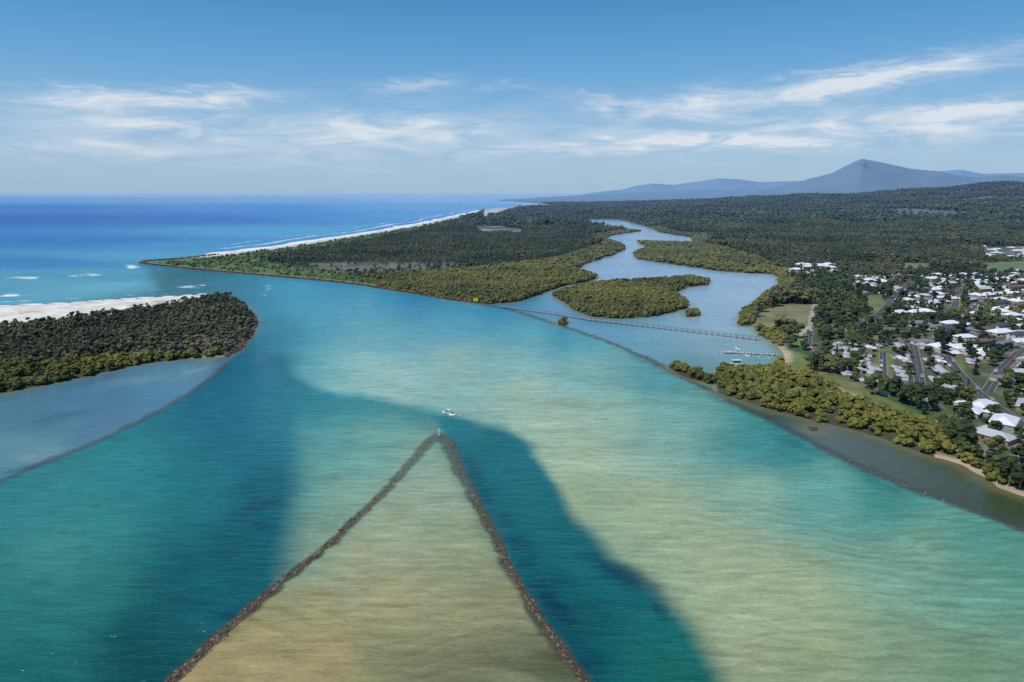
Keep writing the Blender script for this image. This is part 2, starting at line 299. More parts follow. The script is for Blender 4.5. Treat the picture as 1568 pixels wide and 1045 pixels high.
def haze(nt,col,k=1.0):  # air haze painted into the base colour, growing with world Y
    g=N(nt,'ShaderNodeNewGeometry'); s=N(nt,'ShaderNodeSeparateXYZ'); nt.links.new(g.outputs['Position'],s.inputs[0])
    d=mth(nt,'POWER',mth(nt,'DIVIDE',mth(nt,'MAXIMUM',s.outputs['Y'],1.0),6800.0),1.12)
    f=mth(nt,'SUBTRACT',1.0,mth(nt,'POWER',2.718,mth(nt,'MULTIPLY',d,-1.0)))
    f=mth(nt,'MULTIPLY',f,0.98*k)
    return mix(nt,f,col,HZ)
def poscoord(nt): return N(nt,'ShaderNodeNewGeometry').outputs['Position']
# ground material
m,nt,b=newmat('ground_soil_grass_sand',0.95,0.1)
at=N(nt,'ShaderNodeAttribute',attribute_name='Col')
n1_=N(nt,'ShaderNodeTexNoise',i_Scale=0.055,i_Detail=5.0,i_Roughness=0.7); nt.links.new(poscoord(nt),n1_.inputs['Vector'])
n2_=N(nt,'ShaderNodeTexNoise',i_Scale=0.9,i_Detail=2.0); nt.links.new(poscoord(nt),n2_.inputs['Vector'])
v=mth(nt,'ADD',mth(nt,'MULTIPLY',n1_.outputs[0],1.5),mth(nt,'MULTIPLY',n2_.outputs[0],0.5))
cc=N(nt,'ShaderNodeCombineColor'); 
for i in range(3): nt.links.new(v,cc.inputs[i])
c=mix(nt,1.0,at.outputs['Color'],cc.outputs[0],'MULTIPLY')
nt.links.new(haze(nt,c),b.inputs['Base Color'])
bp=N(nt,'ShaderNodeBump',i_Strength=0.5,i_Distance=6.0); nt.links.new(n1_.outputs[0],bp.inputs['Height']); nt.links.new(bp.outputs[0],b.inputs['Normal'])
ground.data.materials.append(m)
# water material: lit water body under a Fresnel-weighted mirror of the sky
m=bpy.data.materials.new('water_surface'); m.use_nodes=True; nt=m.node_tree; nt.nodes.remove(nt.nodes['Principled BSDF']); outn=nt.nodes['Material Output']
at=N(nt,'ShaderNodeAttribute',attribute_name='Col'); fo=N(nt,'ShaderNodeAttribute',attribute_name='foam'); ca=N(nt,'ShaderNodeAttribute',attribute_name='calm'); gl=N(nt,'ShaderNodeAttribute',attribute_name='gloss')
pc=poscoord(nt)
def wn(scale,sx,sy,rot,detail=3.0,rough=.55,dist=.5):
    mp=N(nt,'ShaderNodeMapping'); mp.inputs['Scale'].default_value=(sx,sy,1); mp.inputs['Rotation'].default_value=(0,0,rot)
    nt.links.new(pc,mp.inputs['Vector'])
    t=N(nt,'ShaderNodeTexNoise',i_Scale=scale,i_Detail=detail,i_Roughness=rough); t.inputs['Distortion'].default_value=dist
    nt.links.new(mp.outputs[0],t.inputs['Vector']); return t.outputs[0]
w1=wn(0.30,0.26,1.35,0.15,3.0,.6,.6); w2=wn(0.95,0.6,1.4,-0.2,2.0,.6); w3=wn(0.03,0.6,1.6,0.3,4.0,.6)
hgt=mth(nt,'ADD',mth(nt,'MULTIPLY',w1,0.9),mth(nt,'MULTIPLY',w2,0.32))
bp=N(nt,'ShaderNodeBump',i_Distance=1.0)
st=mth(nt,'SUBTRACT',0.75,mth(nt,'MULTIPLY',ca.outputs['Fac'],0.5)); nt.links.new(st,bp.inputs['Strength'])
nt.links.new(hgt,bp.inputs['Height'])
amp_=mth(nt,'SUBTRACT',1.0,mth(nt,'MULTIPLY',ca.outputs['Fac'],0.6))
rip=mth(nt,'MULTIPLY',mth(nt,'ADD',mth(nt,'MULTIPLY',mth(nt,'SUBTRACT',w1,0.5),0.95),mth(nt,'MULTIPLY',mth(nt,'SUBTRACT',w2,0.5),0.65)),amp_)  # light and dark of the ripples painted into the water colour
v=mth(nt,'ADD',1.0,mth(nt,'ADD',rip,mth(nt,'MULTIPLY',mth(nt,'SUBTRACT',w3,0.5),0.22)))
v=mth(nt,'MAXIMUM',v,0.5)
cc=N(nt,'ShaderNodeCombineColor')
for i in range(3): nt.links.new(v,cc.inputs[i])
c=mix(nt,1.0,at.outputs['Color'],cc.outputs[0],'MULTIPLY')
f1=wn(0.05,0.5,1.8,0.1,6.0,.70)
ff=mth(nt,'MULTIPLY',mth(nt,'SUBTRACT',mth(nt,'ADD',fo.outputs['Fac'],mth(nt,'MULTIPLY',f1,1.7)),1.25),3.2,True)
ff=mth(nt,'MULTIPLY',ff,mth(nt,'GREATER_THAN',fo.outputs['Fac'],0.02))
c=mix(nt,ff,c,(0.80,0.82,0.82))
df=N(nt,'ShaderNodeBsdfDiffuse'); nt.links.new(c,df.inputs['Color'])
gb=N(nt,'ShaderNodeBsdfGlossy'); gb.inputs['Color'].default_value=(1,1,1,1); gb.inputs['Roughness'].default_value=0.14; nt.links.new(bp.outputs[0],gb.inputs['Normal'])
fr=N(nt,'ShaderNodeFresnel'); fr.inputs['IOR'].default_value=1.333; nt.links.new(bp.outputs[0],fr.inputs['Normal'])
fac=mth(nt,'MULTIPLY',mth(nt,'MULTIPLY',fr.outputs[0],gl.outputs['Fac']),mth(nt,'SUBTRACT',1.0,ff))
ms=N(nt,'ShaderNodeMixShader'); nt.links.new(fac,ms.inputs[0]); nt.links.new(df.outputs[0],ms.inputs[1]); nt.links.new(gb.outputs[0],ms.inputs[2]); nt.links.new(ms.outputs[0],outn.inputs['Surface'])
water.data.materials.append(m)
# foliage
def foliage(name,stops,hz=1.0):
    m,nt,b=newmat(name,0.85,0.1)
    oi=N(nt,'ShaderNodeObjectInfo'); tc=N(nt,'ShaderNodeTexCoord')
    no=N(nt,'ShaderNodeTexNoise',i_Scale=0.5,i_Detail=1.0); nt.links.new(tc.outputs['Object'],no.inputs['Vector'])
    nw=N(nt,'ShaderNodeTexNoise',i_Scale=0.007,i_Detail=3.0,i_Roughness=0.65); nt.links.new(poscoord(nt),nw.inputs['Vector'])
    v=mth(nt,'ADD',mth(nt,'MULTIPLY',oi.outputs['Random'],0.65),mth(nt,'ADD',mth(nt,'MULTIPLY',mth(nt,'SUBTRACT',no.outputs[0],0.5),0.9),mth(nt,'MULTIPLY',mth(nt,'SUBTRACT',nw.outputs[0],0.40),2.6)),True)
    c=ramp(nt,v,stops)
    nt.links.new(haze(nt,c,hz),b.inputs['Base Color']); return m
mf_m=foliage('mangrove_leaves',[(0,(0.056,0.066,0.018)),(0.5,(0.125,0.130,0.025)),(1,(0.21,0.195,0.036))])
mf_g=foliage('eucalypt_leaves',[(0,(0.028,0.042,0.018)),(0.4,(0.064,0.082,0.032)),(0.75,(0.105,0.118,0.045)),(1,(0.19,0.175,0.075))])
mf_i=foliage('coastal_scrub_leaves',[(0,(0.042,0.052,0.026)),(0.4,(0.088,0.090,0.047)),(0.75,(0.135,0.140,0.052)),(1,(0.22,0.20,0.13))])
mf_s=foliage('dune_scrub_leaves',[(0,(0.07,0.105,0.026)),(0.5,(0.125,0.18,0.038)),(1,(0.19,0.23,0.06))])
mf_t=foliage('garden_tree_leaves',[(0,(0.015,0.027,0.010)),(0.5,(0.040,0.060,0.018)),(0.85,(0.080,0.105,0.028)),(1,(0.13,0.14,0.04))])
def plain(name,col,rough=0.8,spec=0.3,var=0.25,sc_=1.5):
    m,nt,b=newmat(name,rough,spec)
    no=N(nt,'ShaderNodeTexNoise',i_Scale=sc_,i_Detail=3.0); nt.links.new(poscoord(nt),no.inputs['Vector'])
    c=mix(nt,no.outputs[0],tuple(x*(1-var) for x in col),tuple(min(1,x*(1+var)) for x in col))
    nt.links.new(c,b.inputs['Base Color']); return m
m_bark=plain('bark',(0.16,0.13,0.10))
m_rock,nt,b=newmat('basalt_rock',0.85,0.3)
oi=N(nt,'ShaderNodeObjectInfo'); no=N(nt,'ShaderNodeTexNoise',i_Scale=2.0,i_Detail=4.0); nt.links.new(poscoord(nt),no.inputs['Vector'])
c=ramp(nt,mth(nt,'ADD',mth(nt,'MULTIPLY',oi.outputs['Random'],0.7),mth(nt,'MULTIPLY',no.outputs[0],0.4)),[(0.1,(0.04,0.032,0.024)),(0.55,(0.115,0.080,0.050)),(0.9,(0.24,0.18,0.12)),(1,(0.34,0.29,0.22))])
nt.links.new(c,b.inputs['Base Color'])
# ------------------------------------------------------------------ templates
def ico(sub):
    bm=bmesh.new(); bmesh.ops.create_icosphere(bm,subdivisions=sub,radius=1.0)
    v=np.array([x.co[:] for x in bm.verts]); f=[tuple(y.index for y in x.verts) for x in bm.faces]; bm.free(); return v,f
ICO2=ico(2); ICO1=ico(1)
class MB:
    def __init__(s): s.v=[];s.f=[];s.m=[]
    def add(s,v,f,mi=0):
        o=len(s.v); s.v.extend([tuple(map(float,p)) for p in v]); s.f.extend([tuple(i+o for i in q) for q in f]); s.m.extend([mi]*len(f))
    def box(s,c,d,mi=0,rz=0.0,taper=1.0):
        cr,sr=math.cos(rz),math.sin(rz); v=[]
        for z,k in ((-1,1),(1,taper)):
            for x,y in ((-1,-1),(1,-1),(1,1),(-1,1)):
                a=x*d[0]/2*k; bb=y*d[1]/2*k
                v.append((c[0]+a*cr-bb*sr,c[1]+a*sr+bb*cr,c[2]+z*d[2]/2))
        s.add(v,[(3,2,1,0),(4,5,6,7),(0,1,5,4),(1,2,6,5),(2,3,7,6),(3,0,4,7)],mi)
    def tube(s,a,b2,r0,r1,n=6,mi=0):
        a=Vector(a);b2=Vector(b2);d=(b2-a).normalized(); u=d.orthogonal().normalized(); w=d.cross(u); v=[]
        for p,r in ((a,r0),(b2,r1)):
            for i in range(n):
                t=2*math.pi*i/n; v.append(p+u*(r*math.cos(t))+w*(r*math.sin(t)))
        s.add(v,[(i,(i+1)%n,n+(i+1)%n,n+i) for i in range(n)]+[tuple(range(n-1,-1,-1)),tuple(range(n,2*n))],mi)
    def mesh(s,name,mats):
        me=bpy.data.meshes.new(name); me.from_pydata(s.v,[],s.f)
        for m in mats: me.materials.append(m)
        me.polygons.foreach_set('material_index',s.m); me.update(); return me
    def obj(s,name,mats,loc=(0,0,0),rz=0,parent=None):
        ob=bpy.data.objects.new(name,s.mesh(name,mats)); sc.collection.objects.link(ob); ob.location=loc; ob.rotation_euler[2]=rz
        if parent: ob.parent=parent
        return ob
def tree_mesh(name,h,rw,trunk,nl,lumpr,leaf,seed,mats,cards=260,cone=False):
    r=np.random.default_rng(seed); mb=MB()
    mb.tube((0,0,-0.5),(r.normal()*.1,r.normal()*.1,trunk),0.035*h,0.02*h,6,0)
    cen=[]
    for i in range(nl):
        if cone:
            t=i/nl; R=rw*(1-t)*0.8; a=i*2.4; c=np.array([R*math.cos(a)*.6,R*math.sin(a)*.6,trunk+(h-trunk)*t]); s_=np.array([1,1,.7])*max(R*.75,lumpr*.35)
        else:
            a=r.uniform(0,2*math.pi); q=math.sqrt(r.uniform(0,1)); z=r.uniform(0,1)
            R=rw*q*math.sqrt(max(0.1,1-(z*0.95)**2))*0.85
            c=np.array([R*math.cos(a),R*math.sin(a),trunk*0.85+(h-trunk*0.85)*(0.15+0.75*z)]); s_=lumpr*r.uniform(.65,1.25)*np.array([1,1,.75])
        cen.append((c,s_))
        if i<5: mb.tube((0,0,trunk*0.75),tuple(c),0.015*h,0.006*h,4,0)
        v=ICO2[0]*(1+0.28*np.sin(ICO2[0]@r.normal(size=(3,3))*3.5).sum(1)[:,None]*0.5)+r.normal(size=ICO2[0].shape)*0.10
        mb.add(v*s_+c,ICO2[1],1)
    for i in range(cards):
        c,s_=cen[r.integers(len(cen))]; d=r.normal(size=3); d/=np.linalg.norm(d); d[2]=abs(d[2])*.9-.1
        p=c+d*s_*r.uniform(.95,1.35); u=r.normal(size=3); u/=np.linalg.norm(u); w=np.cross(u,d); w/=np.linalg.norm(w)+1e-6
        a=leaf*r.uniform(.5,1.2); mb.add([p-u*a-w*a*.6,p+u*a-w*a*.5,p+u*a*.8+w*a*.6,p-u*a*.7+w*a*.7],[(0,1,2,3)],1)
    return mb.mesh(name,mats)
def coll(name,meshes):
    c=bpy.data.collections.new(name)
    for i,me in enumerate(meshes):
        c.objects.link(bpy.data.objects.new(me.name,me))
    return c
c_man=coll('mangrove_variants',[tree_mesh('mangrove_tree',5.2,2.9,1.0,10,1.2,.42,i,[m_bark,mf_m],200) for i in range(5)])
c_gum=coll('eucalypt_variants',[tree_mesh('eucalypt_tree',13+1.5*(i%3),3.6+.4*(i%3),5.0,9,1.6,.65,20+i,[m_bark,mf_g],150) for i in range(6)])
c_isl=coll('coastal_scrub_variants',[tree_mesh('coastal_tree',7+.8*(i%3),2.5,2.5,8,1.05,.42,40+i,[m_bark,mf_i],200) for i in range(5)])
c_scr=coll('dune_scrub_variants',[tree_mesh('dune_bush',2.0,2.4,.4,7,1.0,.35,60+i,[m_bark,mf_s],100) for i in range(4)])
town_tree=[tree_mesh('garden_tree',9+i%3,3.6+.4*(i%2),3.0,12,1.6,.5,80+i,[m_bark,mf_t],320) for i in range(6)]
pine_mesh=[tree_mesh('norfolk_pine',17,2.9,2.0,14,1.6,.5,90+i,[m_bark,mf_t],320,True) for i in range(2)]
def rock_mesh(i):
    r=np.random.default_rng(200+i); mb=MB(); v=ICO1[0]*(1+r.normal(size=(len(ICO1[0]),1))*0.16)*np.array([.62,.46,.4])*r.uniform(.85,1.15,size=3); mb.add(v,ICO1[1],0)
    return mb.mesh('armour_rock',[m_rock])
c_rock=coll('armour_rock_variants',[rock_mesh(i) for i in range(6)])
def scatter(name,pts,scl,col):
    n=len(pts); me=bpy.data.meshes.new(name); me.vertices.add(n); me.vertices.foreach_set('co',np.asarray(pts,np.float32).ravel())
    a=me.attributes.new('s','FLOAT_VECTOR','POINT'); a.data.foreach_set('vector',np.asarray(scl,np.float32).ravel()); me.update()
    ob=bpy.data.objects.new(name,me); sc.collection.objects.link(ob)
    ng=bpy.data.node_groups.new(name+'_scatter','GeometryNodeTree')
    ng.interface.new_socket('Geometry',in_out='INPUT',socket_type='NodeSocketGeometry'); ng.interface.new_socket('Geometry',in_out='OUTPUT',socket_type='NodeSocketGeometry')
    gi=ng.nodes.new('NodeGroupInput'); go=ng.nodes.new('NodeGroupOutput'); ip=ng.nodes.new('GeometryNodeInstanceOnPoints')
    ci=ng.nodes.new('GeometryNodeCollectionInfo'); ci.inputs['Collection'].default_value=col; ci.inputs['Separate Children'].default_value=True; ci.inputs['Reset Children'].default_value=True
    na=ng.nodes.new('GeometryNodeInputNamedAttribute'); na.data_type='FLOAT_VECTOR'; na.inputs['Name'].default_value='s'
    rr=ng.nodes.new('FunctionNodeRandomValue'); rr.data_type='FLOAT_VECTOR'; rr.inputs[0].default_value=(-.06,-.06,0); rr.inputs[1].default_value=(.06,.06,6.283)
    ri=ng.nodes.new('FunctionNodeRandomValue'); ri.data_type='INT'
    for s_ in ri.inputs:
        if s_.type=='INT' and s_.name=='Min': s_.default_value=0
        if s_.type=='INT' and s_.name=='Max': s_.default_value=len(col.objects)-1
    ip.inputs['Pick Instance'].default_value=True
    L=ng.links
    L.new(gi.outputs[0],ip.inputs['Points']); L.new(ci.outputs[0],ip.inputs['Instance']); L.new(na.outputs[0],ip.inputs['Scale']); L.new(rr.outputs[0],ip.inputs['Rotation'])
    L.new([o for o in ri.outputs if o.type=='INT'][0],ip.inputs['Instance Index']); L.new(ip.outputs[0],go.inputs[0])
    md=ob.modifiers.new('scatter','NODES'); md.node_group=ng
    print(name,n); return ob
def band(y0,y1,sp,k0=-0.95,k1=1.0):
    Y=[];X=[]
    for y in np.arange(y0,y1,sp):
        x=np.arange(k0*y,k1*y,sp); X.append(x); Y.append(np.full(len(x),y))
    X=np.concatenate(X);Y=np.concatenate(Y)
    return X+rng.uniform(-.45,.45,len(X))*sp, Y+rng.uniform(-.45,.45,len(X))*sp
res={'mangrove_forest':[],'eucalypt_forest':[],'coastal_scrub':[],'dune_scrub':[]}
for bi,(y0,y1,sp) in enumerate([(260,1000,4.6),(1000,2400,9.0),(2400,7500,22)]):
    X,Y=band(y0,y1,sp); sd=land_sd(X,Y); k=sd>1.0; X,Y,sd=X[k],Y[k],sd[k]
    z=height(X,Y,sd); u_,v_=chart(X,Y,2.0)
    inM=np.zeros(len(X),bool)
    for p_ in wM: inM|=inside(X,Y,p_)
    inI=inside(X,Y,wISL)&~inM
    inT=inside(X,Y,wTOWN)|inside(X,Y,wFT)
    for f in wFI+CLEAR: inT|=inside(X,Y,f)
    inS=inside(X,Y,wSC)
    inO=inside(X,Y,wOP)
    dOc=pdist(X,Y,wOC)
    sIS=sdf(X,Y,wIS)
    u2=rng.uniform(0,1,len(X))
    fr=(sd<(14 if bi==0 else 45))&(dOc>200)&(v_>330)&~inI
    man=(inM|(fr&(u_>560)))&~inS&~(inT&(~inM))&(sIS<0)
    if bi==2: man&=False
    gap=fbm(X,Y,30,33,3)
    isl=inI&(sIS<-1+4*gap)&(sd>2)&(u2>0.06)
    s=rng.uniform(.7,1.3,len(X))
    def put(key,mask,sc3):
        q=np.stack([X[mask],Y[mask],z[mask]-0.2],-1); res[key].append((q,sc3[mask]))
    S1=np.stack([s,s,s],-1)
    if bi==0:
        put('mangrove_forest',man&(u2>0.12)&~((gap>.34)&(u2<.6)),S1*0.98)
        put('coastal_scrub',isl&~((gap>0.28)&(u2<.55)),S1*(0.87+0.35*gap)[:,None])
    elif bi==1: put('mangrove_forest',man,S1*np.array([1.6,1.6,0.9]))
    sc_=inS&(dOc>48)&(sd>5)&~man&(u2>0.6)
    if bi<2: put('dune_scrub',sc_,S1*(1.0 if bi==0 else 1.5))
    fo_=~man&~inI&~inT&~inS&(dOc>np.where(u_>740,200,60))&(sd>4)&~(inO&(u2>0.12))&(sIS<0)
    if bi==0: fo_&=(u2>0.55)
    clr_=(fbm(X,Y,420,131,3)>0.45)&(vnoise(X,Y,1500,5)>0.2)&(u_>1000)&(Y>1800)
    fo_&=~(clr_&(u2>0.1))
    hs=0.78+0.45*fbm(X,Y,160,44,3)
    hs=np.where((u_<900)&(Y<2200),hs*0.66,hs)
    if bi==2: put('eucalypt_forest',fo_,S1*np.array([2.5,2.5,1.35])*hs[:,None])
    else: put('eucalypt_forest',fo_,S1*hs[:,None]*np.where((u_<900)[:,None],np.array([1.35,1.35,1.0]),np.array([1.2,1.2,1.0])))
for key,cl in (('mangrove_forest',c_man),('eucalypt_forest',c_gum),('coastal_scrub',c_isl),('dune_scrub',c_scr)):
    q=np.concatenate([a[0] for a in res[key]]); s=np.concatenate([a[1] for a in res[key]]); scatter(key,q,s,cl)
print('forest',time.time()-T0)
# ------------------------------------------------------------------ rocks on walls
def along(pl,step):
    o=[]
    for i in range(len(pl)-1):
        a=np.array(pl[i]);b_=np.array(pl[i+1]);L=np.linalg.norm(b_-a);n=max(1,int(L/step)); d=(b_-a)/L
        for j in range(n): o.append((a+(b_-a)*(j/n),d))
    return o
def rocks(name,pl,hw,zf,step=0.45,per=4,size=1.0,prob=None):
    A_=along(pl,step); p=np.array([a[0] for a in A_]); d=np.array([a[1] for a in A_])
    pr=np.ones(len(p)) if prob is None else prob(p[:,0],p[:,1])
    wob=1.1*fbm(p[:,0],p[:,1],9,71,3)
    p=np.repeat(p,per,0); d=np.repeat(d,per,0); pr=np.repeat(pr,per); wob=np.repeat(wob,per); n=len(p)
    o=rng.normal(size=n)*hw*.55; k=(rng.uniform(size=n)<pr)&(np.abs(o)<hw*1.3)
    nn=np.stack([-d[:,1],d[:,0]],-1); q=p+nn*(o+wob)[:,None]+d*rng.uniform(-.5,.5,(n,1))
    zz=zf*(1-(o/hw)**2)-0.12+rng.normal(size=n)*.06; s=rng.uniform(.4,1.3,n)*size
    return scatter(name,np.stack([q[:,0],q[:,1],zz],-1)[k],np.stack([s,s*rng.uniform(.8,1.2,n),s],-1)[k],c_rock)
def pV(x,y):
    u,v=chart(x,y); return np.interp(v,[670,740,800,880,960,1000],[.04,.10,.3,.65,.9,1.0])*np.clip(0.95+1.2*fbm(x,y,6,73,2),0.1,1)
rocks('rock_breakwater',wWV,1.5,0.12,prob=pV,size=.9)
rocks('rock_breakwater',wWR,1.5,0.02,step=0.8,per=2,size=.9,prob=lambda x,y:np.clip(.3+.9*fbm(x,y,18,3,2),0.04,.8))
rocks('rock_breakwater',wWL,1.1,-0.02,step=1.0,per=2,size=.7,prob=lambda x,y:x*0+0.12)
SW=GL([(217,403.3),(300,412.5),(400,421.5),(500,430.5),(560,437.5),(640,450.5),(700,460.5),(755,466)])
rocks('rock_revetment',SW,4.0,1.6,step=1.3,per=4,size=2.1)
rocks('rock_revetment',GL([(345,547),(367,534),(386,508),(391,492),(382,476)]),3.0,0.8,step=1.2,per=3,size=1.6)
rocks('rock_breakwater',GL([(215,403.5),(222,400.5),(270,397.5),(335,390)]),5,2.0,step=2,per=4,size=2.6)
# ------------------------------------------------------------------ roads
m_asph=plain('asphalt',(0.085,0.085,0.085),0.9,0.2); m_kerb=plain('concrete_kerb',(0.35,0.34,0.32)); m_line=plain('road_paint',(0.75,0.75,0.72)); m_dirt=plain('gravel_track',(0.27,0.24,0.19),0.95,0.1)
def ribbon(mb,pl,w,z,mi,off=0.0):
    pl=[np.array(p) for p in pl]; v=[]
    for i,p in enumerate(pl):
        d=(pl[min(i+1,len(pl)-1)]-pl[max(i-1,0)]); d/=np.linalg.norm(d); n=np.array([-d[1],d[0]])
        v.append((*(p+n*(off-w/2)),z)); v.append((*(p+n*(off+w/2)),z))
    mb.add(v,[(2*i,2*i+1,2*i+3,2*i+2)[::-1] for i in range(len(pl)-1)],mi)
ROADS=[([(1398,528),(1404,560),(1412,605),(1440,628)],6),([(1352,540),(1352,575),(1412,606)],4.5),([(1448,545),(1462,566),(1492,598),(1568,655),(1750,790)],7),([(1310,500),(1400,512),(1500,515),(1600,530),(1900,560)],7),([(1488,478),(1500,465),(1568,452),(1900,440)],8),([(1310,500),(1340,488),(1400,492),(1488,480),(1568,500),(1900,540)],7),([(1340,488),(1372,455),(1395,432),(1500,424)],7),([(1470,440),(1462,470),(1440,486)],6),([(1512,600),(1530,570),(1560,540),(1640,530)],6),([(1540,692),(1568,690),(1700,760)],6),([(1240,530),(1300,522),(1398,528)],6),([(1240,505),(1238,528),(1262,556),(1330,580)],4.5)]
wROAD=[]
for pl,w in ROADS:
    q=GL(pl,2.05); wROAD.append((q,w)); mb=MB(); k=len(wROAD)*0.004
    ribbon(mb,q,w,2.06+k,0); ribbon(mb,q,.35,2.16+k,1,w/2+.17); ribbon(mb,q,.35,2.16+k,1,-w/2-.17)
    for p,d in along(q,6.0)[::1]:
        mb.box((p[0],p[1],2.072+k),(2.6,.14,.006),2,math.atan2(d[1],d[0]))
    mb.obj('road',[m_asph,m_kerb,m_line])
q=GL([(225,402.6),(300,410.6),(400,419.2),(500,428),(560,434.5),(640,447),(700,457),(740,461)],2); mb=MB(); ribbon(mb,q,6,2.08,0); mb.obj('gravel_road',[m_dirt])
def road_gap(X,Y):
    g=np.full(X.shape,1e9)
    for q,w in wROAD: g=np.minimum(g,pdist(X,Y,q)-w/2)
    return g
# ------------------------------------------------------------------ houses
m_walls=[plain('render_white',(0.62,0.60,0.56)),plain('brick',(0.32,0.20,0.14)),plain('weatherboard_cream',(0.50,0.45,0.36)),plain('cladding_grey',(0.30,0.31,0.32))]
m_roofs=[plain('roof_white_steel',(0.76,0.77,0.78),.5,.4,.08),plain('roof_light_grey',(0.48,0.49,0.50),.5,.4,.1),plain('roof_grey_steel',(0.20,0.21,0.23),.5,.4,.12),plain('roof_charcoal',(0.075,0.08,0.09),.6,.3),plain('roof_terracotta',(0.22,0.11,0.08),.8,.2),plain('roof_brown_tile',(0.15,0.12,0.10),.8,.2)]
m_glass,nt,b=newmat('window_glass',0.08,0.6); b.inputs['Base Color'].default_value=(.03,.04,.05,1)
m_door=plain('timber_door',(0.12,0.07,0.04))
def block(mb,cx,cy,w,d,h,hip,pitch,ov=0.5):
    mb.box((cx,cy,h/2-.25),(w,d,h+.5),0)
    W2,D2=w/2+ov,d/2+ov; rh=D2*pitch; z=h; e=0.16
    v=[(cx-W2,cy-D2,z),(cx+W2,cy-D2,z),(cx+W2,cy+D2,z),(cx-W2,cy+D2,z)]
    in_=D2 if hip else 0.0
    v+= [(cx-W2,cy-D2,z+e),(cx+W2,cy-D2,z+e),(cx+W2,cy+D2,z+e),(cx-W2,cy+D2,z+e),(cx-W2+in_,cy,z+e+rh),(cx+W2-in_,cy,z+e+rh)]
    mb.add(v,[(3,2,1,0),(0,1,5,4),(1,2,6,5),(2,3,7,6),(3,0,4,7),(4,5,9,8),(6,7,8,9)],1)
    mb.add([v[5],v[6],v[9]],[(0,1,2)],1 if hip else 0); mb.add([v[7],v[4],v[8]],[(0,1,2)],1 if hip else 0)
def house_mesh(i):
    r=random.Random(i); mb=MB(); w=r.uniform(13,19); d=r.uniform(8,10.5); st=1 if r.random()<.7 else 2; h=2.9*st
    hip=r.random()<.65; block(mb,0,0,w,d,h,hip,r.uniform(.35,.5))
    if r.random()<.75:
        d2=r.uniform(5,8); sx=r.choice([-1,1]); block(mb,sx*(w/2-3.4),-(d/2+d2/2)+.01,6.2,d2,2.9,hip,.4,.45)
    for s_ in range(st):
        z=1.5+2.9*s_
        for sy in (-1,1):
            for x in np.linspace(-w/2+2,w/2-2,4):
                mb.box((x,sy*(d/2+.015),z),(1.7,.05,1.2),2); mb.box((x,sy*(d/2+.03),z-.66),(1.9,.1,.08),3)
        for sx in (-1,1): mb.box((sx*(w/2+.015),0,z),(.05,1.8,1.2),2)
    mb.box((.6,-(d/2+.02),1.05),(1.0,.06,2.1),3)
    if r.random()<.5: mb.box((w/2+2.4,0,1.2),(.12,.12,2.4),3); mb.box((w/2+1.9,0,2.5),(3.6,5.5,.14),1); mb.box((w/2+3.5,-2.5,1.2),(.12,.12,2.4),3); mb.box((w/2+3.5,2.5,1.2),(.12,.12,2.4),3)
    rf=r.choices(m_roofs,[8,7,6,5,1,2])[0]
    return mb.mesh('house',[r.choice(m_walls),rf,m_glass,m_door])
def cabin_mesh(i):
    r=random.Random(100+i); mb=MB(); w=r.uniform(7.5,10.5); d=r.uniform(3.4,4.6)
    block(mb,0,0,w,d,2.6,False,.22,.3); mb.box((0,-(d/2+1.5),2.45),(w*.8,2.6,.1),1)
    for x in (-w*.38,w*.38): mb.box((x,-(d/2+2.6),1.2),(.1,.1,2.4),3)
    for x in (-w*.3,w*.25): mb.box((x,-(d/2+.02),1.5),(1.4,.05,1.0),2); mb.box((x,(d/2+.02),1.5),(1.4,.05,1.0),2)
    mb.box((0,-(d/2+.02),1.05),(.9,.06,2.1),3)
    return mb.mesh('holiday_cabin',[r.choice(m_walls),r.choices(m_roofs,[8,5,3,1,0,1])[0],m_glass,m_door])
HM=[house_mesh(i) for i in range(24)]; CM=[cabin_mesh(i) for i in range(8)]
Hc=[]
def put(name,me,x,y,rz,s=1.0,z=2.0):
    ob=bpy.data.objects.new(name,me); sc.collection.objects.link(ob); ob.location=(x,y,z); ob.rotation_euler[2]=rz; ob.scale=(s,s,s); return ob
def fill(poly,sx,sy,ang,meshes,name,marg,p=1.0,rad=9,z=2.0):
    pl=GL(poly,2); c,s_=math.cos(ang),math.sin(ang); ctr=pl.mean(0); R=900
    I,J=np.meshgrid(np.arange(-R,R,sx),np.arange(-R,R,sy),indexing='ij'); I=I.ravel();J=J.ravel()
    X=ctr[0]+I*c-J*s_+rng.uniform(-1.8,1.8,len(I)); Y=ctr[1]+I*s_+J*c+rng.uniform(-1.8,1.8,len(I))
    k=inside(X,Y,pl)&(X<0.95*Y)&(rng.uniform(size=len(X))<p)&(road_gap(X,Y)>marg)
    for f in wFI: k&=~inside(X,Y,f)
    for x,y in zip(X[k],Y[k]):
        if any((x-a)**2+(y-b_)**2<(rad+r_)**2*0.75 for a,b_,r_ in Hc): continue
        Hc.append((x,y,rad)); put(name,random.choice(meshes),x,y,ang+random.choice([0,0,math.pi,math.pi/2 if rad>7 else 0])+random.gauss(0,.08),random.uniform(.8,1.05),z)
fill([(1310,428),(1400,424),(1480,422),(1568,420),(1900,425),(1900,520),(1568,492),(1500,490),(1400,496),(1350,484),(1320,455)],18.5,19,0.35,HM,'house',5,.93,7.2)
fill([(1395,497),(1900,497),(1900,545),(1568,538),(1480,538),(1390,532)],18,17.5,0.2,HM,'house',5,.9,7)
fill([(1208,409),(1285,407),(1290,424),(1215,425)],22,22,0.1,HM,'house',5,.75,9)
fill([(1300,425),(1340,425),(1345,440),(1310,440)],20,20,0.3,HM,'house',5,.85,8)
fill([(1500,381),(1620,379),(1650,397),(1510,396)],24,40,0.1,HM,'house',5,.75,10)
